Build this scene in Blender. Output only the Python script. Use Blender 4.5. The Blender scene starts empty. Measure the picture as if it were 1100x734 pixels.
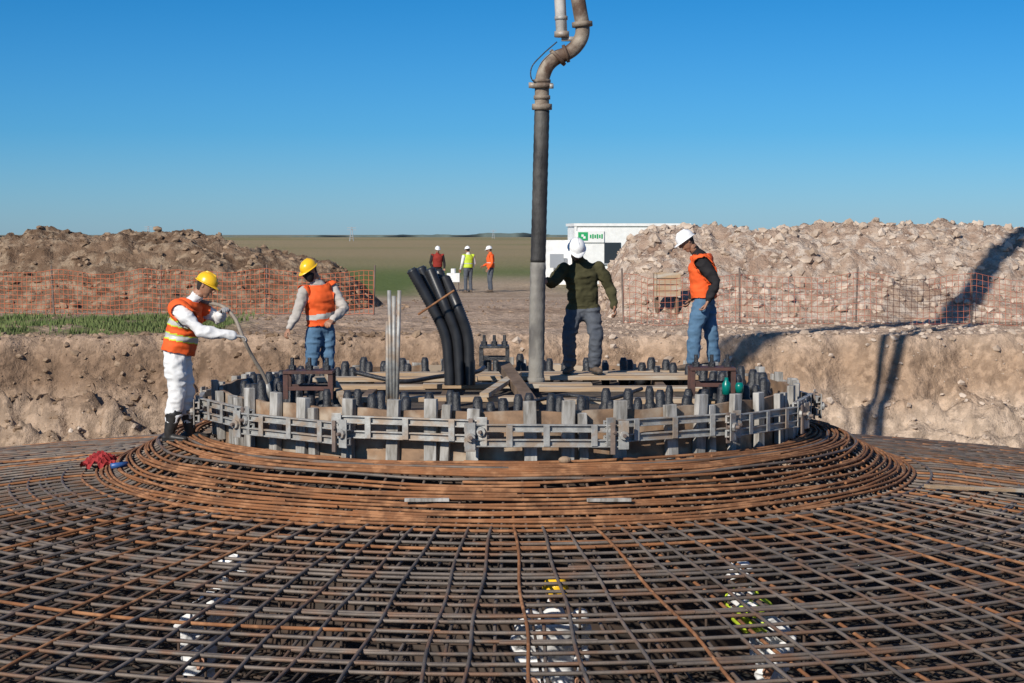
import bpy, math, random
import numpy as np
from mathutils import Vector, Matrix
random.seed(7); np.random.seed(7)
rad=math.radians
sc=bpy.context.scene
F=1980.0; CZ=2.2; CX=-.07; CY=20.5
def W(px,py,d):
    return Vector(((px-550)/F*d, d, CZ-(py-252)/F*d))
# ---------------- noise
def h2(ix,iy,s):
    v=np.sin(ix*127.1+iy*311.7+s*74.7)*43758.5453
    return v-np.floor(v)
def vn(x,y,s=0):
    ix=np.floor(x);iy=np.floor(y);fx=x-ix;fy=y-iy
    fx=fx*fx*(3-2*fx);fy=fy*fy*(3-2*fy)
    a=h2(ix,iy,s);b=h2(ix+1,iy,s);c=h2(ix,iy+1,s);d=h2(ix+1,iy+1,s)
    return (a*(1-fx)+b*fx)*(1-fy)+(c*(1-fx)+d*fx)*fy
def fbm(x,y,o=4,s=0):
    t=0;a=.5
    for i in range(o):
        t=t+a*vn(x,y,s+i*13);u=x*1.62+y*1.21+17;y=-x*1.21+y*1.62+9;x=u;a*=.5
    return t*2-1
def ridg(x,y,o=4,s=0):
    t=0;a=.5
    for i in range(o):
        t=t+a*(1-np.abs(2*vn(x,y,s+i*13)-1));u=x*1.62+y*1.21+17;y=-x*1.21+y*1.62+9;x=u;a*=.5
    return t
def vn3(x,y,z,s=0):
    iz=np.floor(z);fz=z-iz;fz=fz*fz*(3-2*fz)
    return vn(x+iz*17.3,y+iz*5.1,s)*(1-fz)+vn(x+(iz+1)*17.3,y+(iz+1)*5.1,s)*fz
# ---------------- materials
MATS={}
def mat(name,c1,c2=None,rough=.8,scale=5,metal=0,bump=0,bscale=None,c3=None,s3=1.0,stretch=(1,1,1),spec=.5,detail=8,lo=.35,hi=.65,attr=False):
    if name in MATS:return MATS[name]
    m=bpy.data.materials.new(name);m.use_nodes=True;nt=m.node_tree;N=nt.nodes;L=nt.links
    b=N['Principled BSDF'];b.inputs['Roughness'].default_value=rough;b.inputs['Metallic'].default_value=metal
    b.inputs['Specular IOR Level'].default_value=spec
    c1=tuple(c1)+(1,)
    if c2 is None and bump==0 and not attr:
        b.inputs['Base Color'].default_value=c1;MATS[name]=m;return m
    tc=N.new('ShaderNodeTexCoord');mp=N.new('ShaderNodeMapping');mp.inputs['Scale'].default_value=stretch
    L.new(tc.outputs['Object'],mp.inputs['Vector'])
    n=N.new('ShaderNodeTexNoise');n.inputs['Scale'].default_value=scale;n.inputs['Detail'].default_value=detail;n.inputs['Roughness'].default_value=.62
    L.new(mp.outputs[0],n.inputs['Vector'])
    r=N.new('ShaderNodeValToRGB');r.color_ramp.elements[0].position=lo;r.color_ramp.elements[1].position=hi
    r.color_ramp.elements[0].color=c1;r.color_ramp.elements[1].color=tuple(c2 or c1[:3])+(1,)
    L.new(n.outputs['Fac'],r.inputs['Fac']);col=r.outputs['Color']
    if c3 is not None:
        n3=N.new('ShaderNodeTexNoise');n3.inputs['Scale'].default_value=s3;n3.inputs['Detail'].default_value=6
        L.new(mp.outputs[0],n3.inputs['Vector'])
        r3=N.new('ShaderNodeValToRGB');r3.color_ramp.elements[0].position=.48;r3.color_ramp.elements[1].position=.62
        L.new(n3.outputs['Fac'],r3.inputs['Fac'])
        mx=N.new('ShaderNodeMix');mx.data_type='RGBA'
        L.new(r3.outputs['Color'],mx.inputs['Factor']);L.new(col,mx.inputs['A']);mx.inputs['B'].default_value=tuple(c3)+(1,)
        col=mx.outputs['Result']
    if attr:
        at=N.new('ShaderNodeAttribute');at.attribute_name='Col'
        mx=N.new('ShaderNodeMix');mx.data_type='RGBA';mx.blend_type='MULTIPLY';mx.inputs['Factor'].default_value=1
        L.new(at.outputs['Color'],mx.inputs['A']);L.new(col,mx.inputs['B']);col=mx.outputs['Result']
    L.new(col,b.inputs['Base Color'])
    if bump>0:
        nb=N.new('ShaderNodeTexNoise');nb.inputs['Scale'].default_value=bscale or scale*3;nb.inputs['Detail'].default_value=8;nb.inputs['Roughness'].default_value=.65
        L.new(mp.outputs[0],nb.inputs['Vector'])
        bp=N.new('ShaderNodeBump');bp.inputs['Strength'].default_value=1;bp.inputs['Distance'].default_value=bump
        L.new(nb.outputs['Fac'],bp.inputs['Height']);L.new(bp.outputs[0],b.inputs['Normal'])
    MATS[name]=m;return m
M_ground=mat('ground_soil',(.64,.62,.6),(1.18,1.16,1.13),rough=.95,scale=2.6,bump=.12,bscale=5,attr=True,spec=.1,c3=(1.28,1.26,1.23),s3=7)
M_bermL=mat('berm_soil_brown',(.12,.075,.048),(.26,.175,.118),rough=.95,scale=1.6,bump=.16,bscale=4.5,c3=(.35,.26,.18),s3=3.5,spec=.1)
M_bermR=mat('berm_soil_pale',(.33,.22,.16),(.5,.385,.3),rough=.95,scale=1.3,bump=.18,bscale=4.5,c3=(.59,.49,.405),s3=4,spec=.1)
M_rock=mat('rubble_stone',(.36,.27,.2),(.6,.5,.41),rough=.9,scale=.9,bump=.01,bscale=20,spec=.2)
M_rockd=mat('clod_brown',(.16,.105,.068),(.36,.26,.18),rough=.95,scale=.9,bump=.01,bscale=20,spec=.1)
M_rust=mat('rebar_rusty',(.28,.12,.052),(.13,.065,.036),rough=.85,scale=3,bump=.003,bscale=60,c3=(.36,.175,.085),s3=6,spec=.25)
M_rebar=mat('rebar_grey',(.215,.175,.145),(.095,.08,.07),rough=.6,scale=2.5,bump=.003,bscale=60,c3=(.18,.105,.068),s3=3,metal=.2,spec=.4)
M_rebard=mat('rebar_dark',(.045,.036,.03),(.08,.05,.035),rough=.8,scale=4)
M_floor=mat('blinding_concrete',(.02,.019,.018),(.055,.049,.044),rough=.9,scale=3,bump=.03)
M_gwood=mat('weathered_timber',(.34,.325,.3),(.17,.155,.135),rough=.85,scale=8,stretch=(3,3,.6),bump=.003,bscale=30,c3=(.46,.445,.42),s3=3)
M_ply=mat('form_panel',(.32,.2,.12),(.15,.095,.06),rough=.8,scale=5,bump=.003,c3=(.4,.32,.24),s3=3)
M_galv=mat('galvanised_steel',(.44,.44,.42),(.25,.245,.235),rough=.55,metal=.25,scale=9,bump=.003,bscale=40,c3=(.33,.26,.2),s3=6)
M_blk=mat('black_wrap',(.012,.013,.016),(.04,.042,.048),rough=.42,scale=15,bump=.012,bscale=30)
M_plank=mat('timber_plank',(.44,.31,.19),(.29,.2,.125),rough=.8,scale=6,stretch=(.5,4,4),bump=.003,c3=(.44,.39,.32),s3=3)
M_dwood=mat('dark_timber',(.1,.065,.04),(.19,.13,.09),rough=.85,scale=6,bump=.003)
M_rubber=mat('rubber_hose',(.018,.017,.017),(.045,.042,.04),rough=.6,scale=8,bump=.006,bscale=50,c3=(.1,.095,.085),s3=3,stretch=(1,1,.4))
M_hcon=mat('hose_cement',(.15,.14,.13),(.045,.04,.037),rough=.8,scale=8,bump=.008,bscale=40,c3=(.24,.225,.2),s3=4,stretch=(1,1,.5))
M_pipe=mat('steel_pipe_worn',(.15,.11,.08),(.34,.29,.23),rough=.7,scale=6,bump=.006,bscale=30,metal=.1,c3=(.1,.06,.04),s3=4)
M_white=mat('painted_white',(.82,.82,.81),(.72,.72,.71),rough=.5,scale=5)
M_strut=mat('strut_grey_paint',(.62,.6,.57),(.4,.38,.35),rough=.6,scale=7)
M_cond=mat('black_conduit',(.014,.015,.018),(.025,.026,.03),rough=.38,scale=9)
M_inner=mat('ring_fill',(.05,.04,.034),(.13,.1,.075),rough=.9,scale=4,bump=.03,bscale=10)
M_orange_net=mat('orange_plastic_net',(.55,.15,.065),rough=.7)
M_red_net=mat('red_wire_net',(.48,.15,.09),rough=.7)
M_steelpost=mat('steel_post',(.12,.09,.08),(.2,.15,.12),rough=.7,scale=10)
M_glass=mat('window_glass',(.03,.04,.05),rough=.1)
M_green=mat('sign_green',(.02,.35,.12),rough=.5)
M_redbrk=mat('steel_stand_paint',(.05,.025,.02),(.1,.04,.03),rough=.6,scale=10)
M_cloth=mat('red_cloth',(.38,.03,.03),(.25,.02,.025),rough=.9,scale=10,bump=.01)
M_teal=mat('teal_plastic',(.0,.16,.13),rough=.3)
M_mast=mat('mast_grey',(.3,.32,.35),rough=.6)
M_tree=mat('tree_foliage_hazed',(.07,.1,.1),(.1,.13,.12),rough=.9,scale=.05)  # bluish tint is distance haze mixed into the foliage colour
M_grass=mat('grass_blades',(.07,.11,.025),(.15,.18,.06),rough=.8,scale=3)
M_boom=mat('boom_paint',(.5,.1,.06),(.4,.08,.05),rough=.5,scale=4)
def cloth(n,a,b=None,bump=.002):return mat(n,a,b or tuple(x*.75 for x in a),rough=.9,scale=5,bump=bump,bscale=25,spec=.15)
P_white=cloth('coverall_white',(.76,.76,.76),(.66,.66,.66),.0015)
P_or=mat('hivis_orange',(.85,.13,.03),(.76,.11,.027),rough=.75,scale=6,bump=.001,bscale=20,spec=.2)
P_silver=mat('reflective_tape',(.55,.55,.53),(.48,.48,.45),rough=.4,scale=9)
P_yelt=mat('hivis_yellow',(.6,.75,.05),(.5,.65,.04),rough=.7,scale=9)
P_beige=cloth('work_shirt_grey',(.5,.46,.42))
P_olive=cloth('sweater_olive',(.075,.07,.035),(.045,.043,.022))
P_black=cloth('sweater_black',(.02,.018,.02),(.03,.028,.03))
P_jean=cloth('jeans_blue',(.11,.2,.31),(.065,.13,.215))
P_djean=cloth('jeans_dark',(.11,.12,.14),(.07,.08,.1))
P_skin=mat('skin_tan',(.36,.19,.12),(.3,.15,.09),rough=.55,scale=9)
P_hair=mat('hair_dark',(.02,.015,.012),rough=.8)
P_eye=mat('eye_white',(.7,.68,.65),rough=.3)
P_pupil=mat('eye_dark',(.02,.012,.01),rough=.2)
P_lip=mat('lips',(.25,.1,.08),rough=.5)
P_hy=mat('helmet_yellow',(.85,.5,.02),rough=.3)
P_hw=mat('helmet_white',(.82,.82,.82),rough=.3)
P_boot=mat('rubber_boot',(.015,.015,.015),(.04,.037,.035),rough=.5,scale=8)
P_shoe=mat('leather_boot',(.09,.06,.04),(.16,.12,.09),rough=.8,scale=8)
P_glove=mat('work_glove',(.25,.25,.26),(.4,.38,.36),rough=.9,scale=12)
P_red=cloth('jacket_red',(.3,.04,.03))
# ---------------- mesh builder
class B:
    def __init__(s): s.v=[];s.f=[];s.m=[];s.mats=[]
    def mi(s,m):
        if m not in s.mats:s.mats.append(m)
        return s.mats.index(m)
    def add(s,vs,fs,m):
        o=len(s.v);s.v.extend([tuple(v) for v in vs]);k=s.mi(m)
        for f in fs:s.f.append([i+o for i in f]);s.m.append(k)
    def box(s,c,size,m,rz=0,M=None):
        R=M if M is not None else Matrix.Rotation(rz,3,'Z')
        c=Vector(c);a,b,d=[x/2 for x in size]
        vs=[c+R@Vector((x*a,y*b,z*d)) for x in(-1,1) for y in(-1,1) for z in(-1,1)]
        s.add(vs,[(0,1,3,2),(4,6,7,5),(0,4,5,1),(2,3,7,6),(0,2,6,4),(1,5,7,3)],m)
    def beam(s,p0,p1,w,h,m):
        p0=Vector(p0);p1=Vector(p1);d=p1-p0;L=d.length;d.normalize()
        up=Vector((0,0,1)) if abs(d.z)<.95 else Vector((0,1,0))
        sd=d.cross(up).normalized();up=sd.cross(d)
        R=Matrix((d,sd,up)).transposed()
        s.box((p0+p1)/2,(L,w,h),m,M=R)
    def tube(s,pts,rs,m,n=10,cap=True):
        pts=[Vector(p) for p in pts]
        if not hasattr(rs,'__len__'):rs=[rs]*len(pts)
        o=[];ref=None;vs=[]
        for i,p in enumerate(pts):
            t=(pts[min(i+1,len(pts)-1)]-pts[max(i-1,0)]).normalized()
            if ref is None:
                ref=Vector((1,0,0)) if abs(t.x)<.9 else Vector((0,1,0))
            ref=(ref-t*ref.dot(t)).normalized();q=t.cross(ref)
            for k in range(n):
                a=2*math.pi*k/n;vs.append(p+(ref*math.cos(a)+q*math.sin(a))*rs[i])
        fs=[]
        for i in range(len(pts)-1):
            for k in range(n):
                k2=(k+1)%n;fs.append((i*n+k,i*n+k2,(i+1)*n+k2,(i+1)*n+k))
        if cap:
            fs.append(tuple(range(n))[::-1]);fs.append(tuple((len(pts)-1)*n+k for k in range(n)))
        s.add(vs,fs,m)
    def loft(s,secs,side,m,n=14):
        secs=[(Vector(p),a,b) for p,a,b in secs];side=Vector(side)
        t0=(secs[1][0]-secs[0][0]).normalized();t1=(secs[-1][0]-secs[-2][0]).normalized()
        p,a,b=secs[0];r=min(a,b);ext=[(p-t0*r*.85,a*.45,b*.45,t0),(p-t0*r*.5,a*.82,b*.82,t0)]
        body=[(q[0],q[1],q[2],None) for q in secs]
        p,a,b=secs[-1];r=min(a,b);ex2=[(p+t1*r*.5,a*.82,b*.82,t1),(p+t1*r*.85,a*.45,b*.45,t1)]
        al=ext+body+ex2;vs=[];P=[q[0] for q in al]
        for i,(p,a,b,t) in enumerate(al):
            if t is None:t=(P[i+1]-P[i-1]).normalized()
            sd=side-t*side.dot(t)
            if sd.length<1e-3:sd=Vector((0,1,0)).cross(t)
            sd.normalize();f=t.cross(sd)
            for k in range(n):
                an=2*math.pi*k/n;vs.append(p+sd*a*math.cos(an)+f*b*math.sin(an))
        fs=[]
        for i in range(len(al)-1):
            for k in range(n):
                k2=(k+1)%n;fs.append((i*n+k,i*n+k2,(i+1)*n+k2,(i+1)*n+k))
        fs.append(tuple(range(n))[::-1]);fs.append(tuple((len(al)-1)*n+k for k in range(n)))
        s.add(vs,fs,m)
    def ell(s,c,rx,ry,rz,m,R=None,n=12,h=8):
        R=R or Matrix.Identity(3);c=Vector(c);vs=[];fs=[]
        for i in range(h+1):
            th=math.pi*i/h
            for k in range(n):
                a=2*math.pi*k/n
                vs.append(c+R@Vector((rx*math.sin(th)*math.cos(a),ry*math.sin(th)*math.sin(a),rz*math.cos(th))))
        for i in range(h):
            for k in range(n):
                k2=(k+1)%n;fs.append((i*n+k,(i+1)*n+k,(i+1)*n+k2,i*n+k2))
        s.add(vs,fs,m)
    def obj(s,name,smooth=False,parent=None,bevel=0):
        me=bpy.data.meshes.new(name);me.from_pydata(s.v,[],s.f)
        for m in s.mats:me.materials.append(m)
        me.polygons.foreach_set('material_index',s.m)
        if smooth:me.polygons.foreach_set('use_smooth',[True]*len(s.f))
        me.update();o=bpy.data.objects.new(name,me);sc.collection.objects.link(o)
        if parent:o.parent=parent
        if bevel:
            b=o.modifiers.new('b','BEVEL');b.width=bevel;b.segments=2;b.limit_method='ANGLE'
        return o
def empty(name,loc=(0,0,0)):
    e=bpy.data.objects.new(name,None);sc.collection.objects.link(e);e.location=loc;e.empty_display_size=.3;return e
def bez(pts,n=24):
    pts=[Vector(p) for p in pts];out=[]
    P=[pts[0]*2-pts[1]]+pts+[pts[-1]*2-pts[-2]]
    for i in range(1,len(P)-2):
        for k in range(n):
            t=k/n;a,b,c,d=P[i-1],P[i],P[i+1],P[i+2]
            out.append(.5*((2*b)+(c-a)*t+(2*a-5*b+4*c-d)*t*t+(3*b-a-3*c+d)*t**3))
    out.append(pts[-1]);return out
# ---------------- terrain
def axis(lo,hi,st,far_lo,far_hi,g=1.12):
    a=list(np.arange(lo,hi+1e-6,st));s=st;x=a[0]
    pre=[]
    while x>far_lo:
        s*=g;x-=s;pre.append(x)
    s=st;x=a[-1];post=[]
    while x<far_hi:
        s*=g;x+=s;post.append(x)
    return np.array(pre[::-1]+a+post)
xs=axis(-12,12,.07,-5000,5000)
ys=np.concatenate([axis(27,36,.06,-60,36.03,1.09)[:-1],axis(36,37,.15,36,9000,1.06)[7:]])
ys=np.unique(np.round(ys,3))
def sm(a,b,x):
    t=np.clip((x-a)/(b-a),0,1);return t*t*(3-2*t)
def terr(X,Y):
    base=.5*(1-sm(40,68,Y))+.03*fbm(X*.3,Y*.3,3,5)*sm(200,60,np.abs(Y))
    dn=fbm(X*.5,0*X,3,2)*.8
    nb=fbm(X*.9,Y*.9,6,31)
    back=(Y+dn*.6+nb*.6)
    tb=sm(27.6,31.2,back)*.72+.28*sm(30.4,31.2,back)
    side=sm(12.0,15.0,np.abs(X)+nb*.5)
    front=1-sm(3.0,8.5,Y)
    t=np.maximum(np.maximum(tb,side),front)
    fl=-2.2
    z=fl+(base-fl)*t
    mid=t*(1-t)*4*sm(20,26,Y);rough=1+1.0*sm(2,-4,X)
    z=z+mid*(fbm(X*1.6,Y*1.6,4,9)*.2+.07*np.sin(z*14+nb*3)+((ridg(X*2.5,Y*2.5,5,44)-.5)*.36+.14*(ridg(X*7,Y*7,3,54)-.5))*rough)
    z=z+sm(26,30,Y)*sm(60,45,Y)*(fbm(X*2.2,Y*2.2,4,77)*.06+.05*(ridg(X*5,Y*5,3,14)-.5))
    return z
X,Y=np.meshgrid(xs,ys);Z=terr(X,Y)
nx,ny=len(xs),len(ys)
co=np.stack([X,Y,Z],-1).reshape(-1,3)
idx=np.arange(nx*ny).reshape(ny,nx)
fc=np.stack([idx[:-1,:-1],idx[:-1,1:],idx[1:,1:],idx[1:,:-1]],-1).reshape(-1,4)
def npmesh(name,co,fc,m,smooth=True):
    me=bpy.data.meshes.new(name);me.vertices.add(len(co));me.vertices.foreach_set('co',co.astype('f').ravel())
    k=fc.shape[1];me.loops.add(len(fc)*k);me.loops.foreach_set('vertex_index',fc.astype('i').ravel())
    me.polygons.add(len(fc));me.polygons.foreach_set('loop_start',np.arange(0,len(fc)*k,k,dtype='i'))
    me.polygons.foreach_set('loop_total',np.full(len(fc),k,dtype='i'))
    me.polygons.foreach_set('use_smooth',[smooth]*len(fc))
    me.update(calc_edges=True);me.materials.append(m)
    o=bpy.data.objects.new(name,me);sc.collection.objects.link(o);return o
g=npmesh('ground',co,fc,M_ground)
def mixc(a,b,t):return a*(1-t[...,None])+b*t[...,None]
x_,y_,z_=co[:,0],co[:,1],co[:,2]
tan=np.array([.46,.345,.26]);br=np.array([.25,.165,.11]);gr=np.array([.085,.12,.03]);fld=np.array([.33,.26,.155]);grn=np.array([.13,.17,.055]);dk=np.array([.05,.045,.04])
c=np.tile(tan,(len(co),1))
n1=fbm(x_*.4,y_*.4,4,3)*.5+.5
c=mixc(c,br,np.clip(sm(.45,.65,n1)*.45+sm(0,-5,x_)*.45*sm(40,30,y_),0,1))
bank=sm(.45,.1,z_)*sm(26,27,y_)*sm(40,34,y_)
strat=sm(-.3,-.75,z_+.3*fbm(x_*.8,y_,4,4))
c=mixc(c,mixc(np.tile(np.array([.34,.235,.16]),(len(co),1)),br*.75,sm(1,-4,x_)),bank*.8*(1-strat))
c=mixc(c,mixc(np.tile(np.array([.48,.38,.295]),(len(co),1)),np.array([.37,.28,.21]),sm(1,-4,x_)),bank*strat*.85)
gm=sm(-5.0,-6.5,x_+fbm(x_*.6,y_*.6,3,8)*1.2)*sm(31.2,32.2,y_)*sm(39,37.5,y_)*sm(.35,.6,fbm(x_*1.1,y_*1.1,3,18)*.5+.5+.2)
c=mixc(c,gr,np.clip(gm,0,1)*.8)
far=sm(52,72,y_+fbm(x_*.2,y_*.1,3,2)*12)
road=sm(4.5,1.5,np.abs(x_+1.0+fbm(y_*.05,y_*0,2,2)*1.5))*sm(110,80,y_)
fc1=mixc(np.tile(grn,(len(co),1)),fld,np.clip(sm(90,150,y_)*(.55+.4*sm(.35,.6,fbm(x_*.012,y_*.008+3,4,21)*.5+.5)),0,1))
c=mixc(c,fc1,far*(1-road*.85))
haze_mix=sm(600,3500,y_)
c=mixc(c,np.array([.2,.24,.23]),haze_mix*.7)  # far ground fades to grey-blue: aerial haze painted into vertex colour
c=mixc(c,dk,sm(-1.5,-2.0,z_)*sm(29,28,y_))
at=g.data.color_attributes.new('Col','FLOAT_COLOR','POINT')
at.data.foreach_set('color',np.concatenate([c,np.ones((len(c),1))],1).astype('f').ravel())
# ---------------- berms
def berm(name,prof,yr,toe,back,base_z,m,seed,amp=.22):
    px=np.array([p[0] for p in prof],float);pz=np.array([p[1] for p in prof],float)
    wx=(px-550)/F*yr;wz=CZ-(pz-252)/F*yr
    x=np.arange(wx[0],wx[-1],.07);y=np.arange(toe,back,.07)
    X,Y=np.meshgrid(x,y)
    top=np.interp(X,wx,wz)-(.45)
    h=np.maximum(top+.0,0)
    s=np.where(Y<yr,sm(toe,yr,Y+fbm(X*.7,Y*.7,3,seed)*.5)**.8,sm(back,yr,Y))
    Z=base_z-.25+(h+.25)*s
    bump=fbm(X*.9,Y*.9,5,seed+3)*amp+(ridg(X*2.2,Y*2.2,5,seed+8)-.55)*.34+(ridg(X*6.5,Y*6.5,3,seed+5)-.5)*.13
    Z=Z+bump*np.clip(s*3,0,1)*np.clip(h*2,.1,1)
    co=np.stack([X,Y,Z],-1).reshape(-1,3);idx=np.arange(X.size).reshape(X.shape)
    fc=np.stack([idx[:-1,:-1],idx[:-1,1:],idx[1:,1:],idx[1:,:-1]],-1).reshape(-1,4)
    npmesh(name,co,fc,m);return X,Y,Z
LP=[(-420,258),(-200,252),(-60,256),(0,256),(25,252),(42,250),(60,253),(90,255),(130,252),(170,253),(210,253),(240,259),(280,269),(320,278),(355,286),(380,303),(415,342),(440,352)]
RP=[(625,352),(640,335),(658,292),(678,262),(700,250),(730,247),(800,249),(860,246),(930,245),(1000,245),(1050,244),(1090,250),(1130,252),(1300,252),(1550,262)]
LB=berm('dirt_berm',LP,44,40,52,.45,M_bermL,3,.2)
RB=berm('dirt_berm.001',RP,41,35.6,50,.45,M_bermR,23,.2)
# ---------------- rubble
def rocks(name,samples,m):
    import bmesh
    base=[]
    for k in range(8):
        bm=bmesh.new();bmesh.ops.create_icosphere(bm,subdivisions=1,radius=1)
        v=np.array([q.co[:] for q in bm.verts]);f=np.array([[a.index for a in q.verts] for q in bm.faces]);bm.free()
        v*=1+.7*(np.random.rand(len(v),1)-.5);v*=np.array([1,.6+.4*random.random(),.45+.3*random.random()]);base.append((v,f))
    V=[];Fs=[];o=0
    for (x,y,z,s) in samples:
        v,f=base[random.randrange(8)];a=random.random()*6.28;t=random.uniform(-.6,.6)
        R=np.array([[math.cos(a),-math.sin(a),0],[math.sin(a),math.cos(a),0],[0,0,1]])@np.array([[1,0,0],[0,math.cos(t),-math.sin(t)],[0,math.sin(t),math.cos(t)]])
        w=(v*s)@R.T+np.array([x,y,z+s*.05]);V.append(w);Fs.append(f+o);o+=len(v)
    npmesh(name,np.concatenate(V),np.concatenate(Fs),m,False)
def bs(Bm,n,mn,mx,yl):
    X,Y,Z=Bm;out=[]
    ok=np.argwhere(Y<yl)
    for i in range(n):
        a,b=ok[random.randrange(len(ok))]
        if Z[a,b]<.4:continue
        out.append((X[a,b],Y[a,b],Z[a,b],mn+(mx-mn)*random.random()**6))
    return out
rocks('rubble',bs(RB,9000,.015,.15,43),M_rock)
rocks('rubble.001',bs(LB,5000,.015,.12,46),M_rockd)
def ts(n,x0,x1,y0,y1,mn,mx):
    x=np.random.uniform(x0,x1,n);y=np.random.uniform(y0,y1,n);z=terr(x,y)
    return [(x[i],y[i],z[i],mn+(mx-mn)*random.random()**7) for i in range(n)]
rocks('bank_stones',ts(1800,0,11,27.8,31.5,.01,.10)+ts(900,-11,0,27.8,30,.01,.10)+ts(2200,1.5,11,31,36,.01,.08),M_rock)
rocks('bank_clods',ts(4200,-11,-1,27.8,31.5,.01,.1)+ts(1200,-4,4,31,60,.01,.06)+ts(800,-11,0,31,40,.01,.06),M_rockd)
gv=[];gf=[]
for i in range(11000):
    x=random.uniform(-11.5,-5.2);y=random.uniform(31.3,38.6)
    if vn(np.array(x*1.1),np.array(y*1.1),18)<.4 and random.random()<.85:continue
    gv.append((x,y))
gx=np.array(gv);gz=terr(gx[:,0],gx[:,1]);V=[]
for i,(x,y) in enumerate(gx):
    a=random.random()*6.28;w=.012+.012*random.random();h=.03+.09*random.random();l=.06*random.random()
    V+= [(x-w*math.cos(a),y-w*math.sin(a),gz[i]-.02),(x+w*math.cos(a),y+w*math.sin(a),gz[i]-.02),(x+l*math.cos(a*3),y+l*math.sin(a*3),gz[i]+h)]
npmesh('grass_patch',np.array(V),np.arange(len(V)).reshape(-1,3),M_grass,False)
# distant trees
x=np.linspace(-900,900,700);b=B();vs=[];fs=[]
yy=1500
h=np.clip(fbm(x*.012,x*0,4,4)*4+1.6,0,9)+fbm(x*.2,x*0,3,6)*.8
for i in range(len(x)):
    vs+=[(x[i],yy+20*math.sin(i*.3),-1),(x[i],yy+20*math.sin(i*.3),max(.1,h[i])),(x[i],yy+40,-1)]
for i in range(len(x)-1):
    a=i*3;fs+=[(a,a+3,a+4,a+1),(a+1,a+4,a+5,a+2)]
b.add(vs,fs,M_tree);b.obj('distant_tree_line',True)
def pylon(px,top,d,nm):
    b=B();p=W(px,252,d);zt=W(px,top,d).z;w=.7
    for sx in(-1,1):
        for sy in (-1,1):b.beam((p.x+sx*w,p.y+sy*w,-.5),(p.x+sx*.12,p.y+sy*.12,zt),.13,.13,M_mast)
    for k in range(5):
        z=zt*(k+1)/6;ww=w*(1-(k+1)/6)+.12;b.box((p.x,p.y,z),(ww*2,ww*2,.1),M_mast)
    for z in(zt*.95,zt*.8):b.box((p.x,p.y,z),(3.0,.15,.15),M_mast)
    b.obj(nm)
pylon(378,244,600,'power_pylon');pylon(160,243,700,'power_pylon.001');pylon(530,247,900,'power_pylon.002')
# ---------------- rebar
PR=[3.1,3.4,3.75,4.0,4.45,6,7.5,9.8];PZ=[.07,.05,.0,-.15,-.36,-.53,-.68,-.95]
def zp(r):return float(np.interp(r,PR,PZ))
def curveobj(name,splines,depth,m):
    cu=bpy.data.curves.new(name,'CURVE');cu.dimensions='3D';cu.bevel_depth=depth;cu.bevel_resolution=1;cu.use_fill_caps=True
    for pts in splines:
        s=cu.splines.new('POLY');s.points.add(len(pts)-1)
        s.points.foreach_set('co',np.concatenate([np.array(pts),np.ones((len(pts),1))],1).ravel())
    cu.materials.append(m);o=bpy.data.objects.new(name,cu);sc.collection.objects.link(o);return o
def arcs(r,z0=None,dz=0,wob=.012):
    out=[];n=random.randint(3,5);st=random.random()*6.28
    for k in range(n):
        a0=st+k*2*math.pi/n-.35/r;a1=st+(k+1)*2*math.pi/n+.35/r
        rr=r+random.uniform(-.02,.02);ph=random.random()*9;dzz=random.uniform(-.006,.01)
        m=int((a1-a0)*28);A=np.linspace(a0,a1,m)
        R=rr+wob*np.sin(A*5+ph)+wob*.6*np.sin(A*13+ph*2)
        Zz=np.interp(R,PR,PZ)+dz+dzz+.006*np.sin(A*9+ph) if z0 is None else z0+0*A
        out.append(np.stack([CX+R*np.cos(A),CY+R*np.sin(A),Zz],-1))
    return out
reb=empty('rebar_mesh')
sp=[];sp_g=[]
r=3.36
while r<4.5:
    (sp if random.random()<.88 else sp_g).extend(arcs(r,dz=.014,wob=.015));r+=.062 if random.random()<.8 else .036
o=curveobj('inner_rings',sp,.0155,M_rust);o.parent=reb
sp=sp_g;sr=[];r=4.62;k=0
while r<9.8:
    for q in arcs(r,dz=.012):(sr if random.random()<.18 else sp).append(q)
    if k%5==2:sp+=arcs(r+.045,dz=.012)
    r+=.175+.012*(r-4.6)+.015*random.random();k+=1
o=curveobj('outer_rings',sp,.0155,M_rebar);o.parent=reb
o=curveobj('outer_rings_rusty',sr,.0155,M_rust);o.parent=reb
sp=[];sp2=[]
NR=256
for k in range(NR):
    a=2*math.pi*k/NR+random.uniform(-.004,.004);tw=random.uniform(-.014,.014)
    r0=3.25 if k%2==0 else 4.2
    rs=np.linspace(r0,9.8,26);A=a+tw*(rs-r0)/6+.002*np.sin(rs*3+k)
    up=(sm(4.3,4.8,rs)*.046) if k%2 else 0*rs
    p=np.stack([CX+rs*np.cos(A),CY+rs*np.sin(A),np.interp(rs,PR,PZ)-.019+up+random.uniform(-.003,.003)],-1)
    (sp if random.random()>.17 else sp2).append(p)
o=curveobj('radial_bars',sp,.0145,M_rebar);o.parent=reb
o=curveobj('radial_bars_rusty',sp2,.0145,M_rust);o.parent=reb
sp=[]
for r in np.arange(3.6,9.7,.3):sp+=arcs(r,z0=-2.02)
for k in range(110):
    a=2*math.pi*k/110;sp.append(np.array([[CX+q*math.cos(a),CY+q*math.sin(a),-2.0] for q in (1,9.7)]))
for r in np.arange(3.6,4.5,.14):sp+=arcs(r,dz=-.16)
for r in np.arange(4.7,9.6,.5):sp+=arcs(r,dz=-.3)
for k in range(130):
    a=2*math.pi*(k+.3)/130;rs=np.linspace(3.3,9.7,12);sp.append(np.stack([CX+rs*np.cos(a),CY+rs*np.sin(a),np.interp(rs,PR,PZ)-.33],-1))
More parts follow.
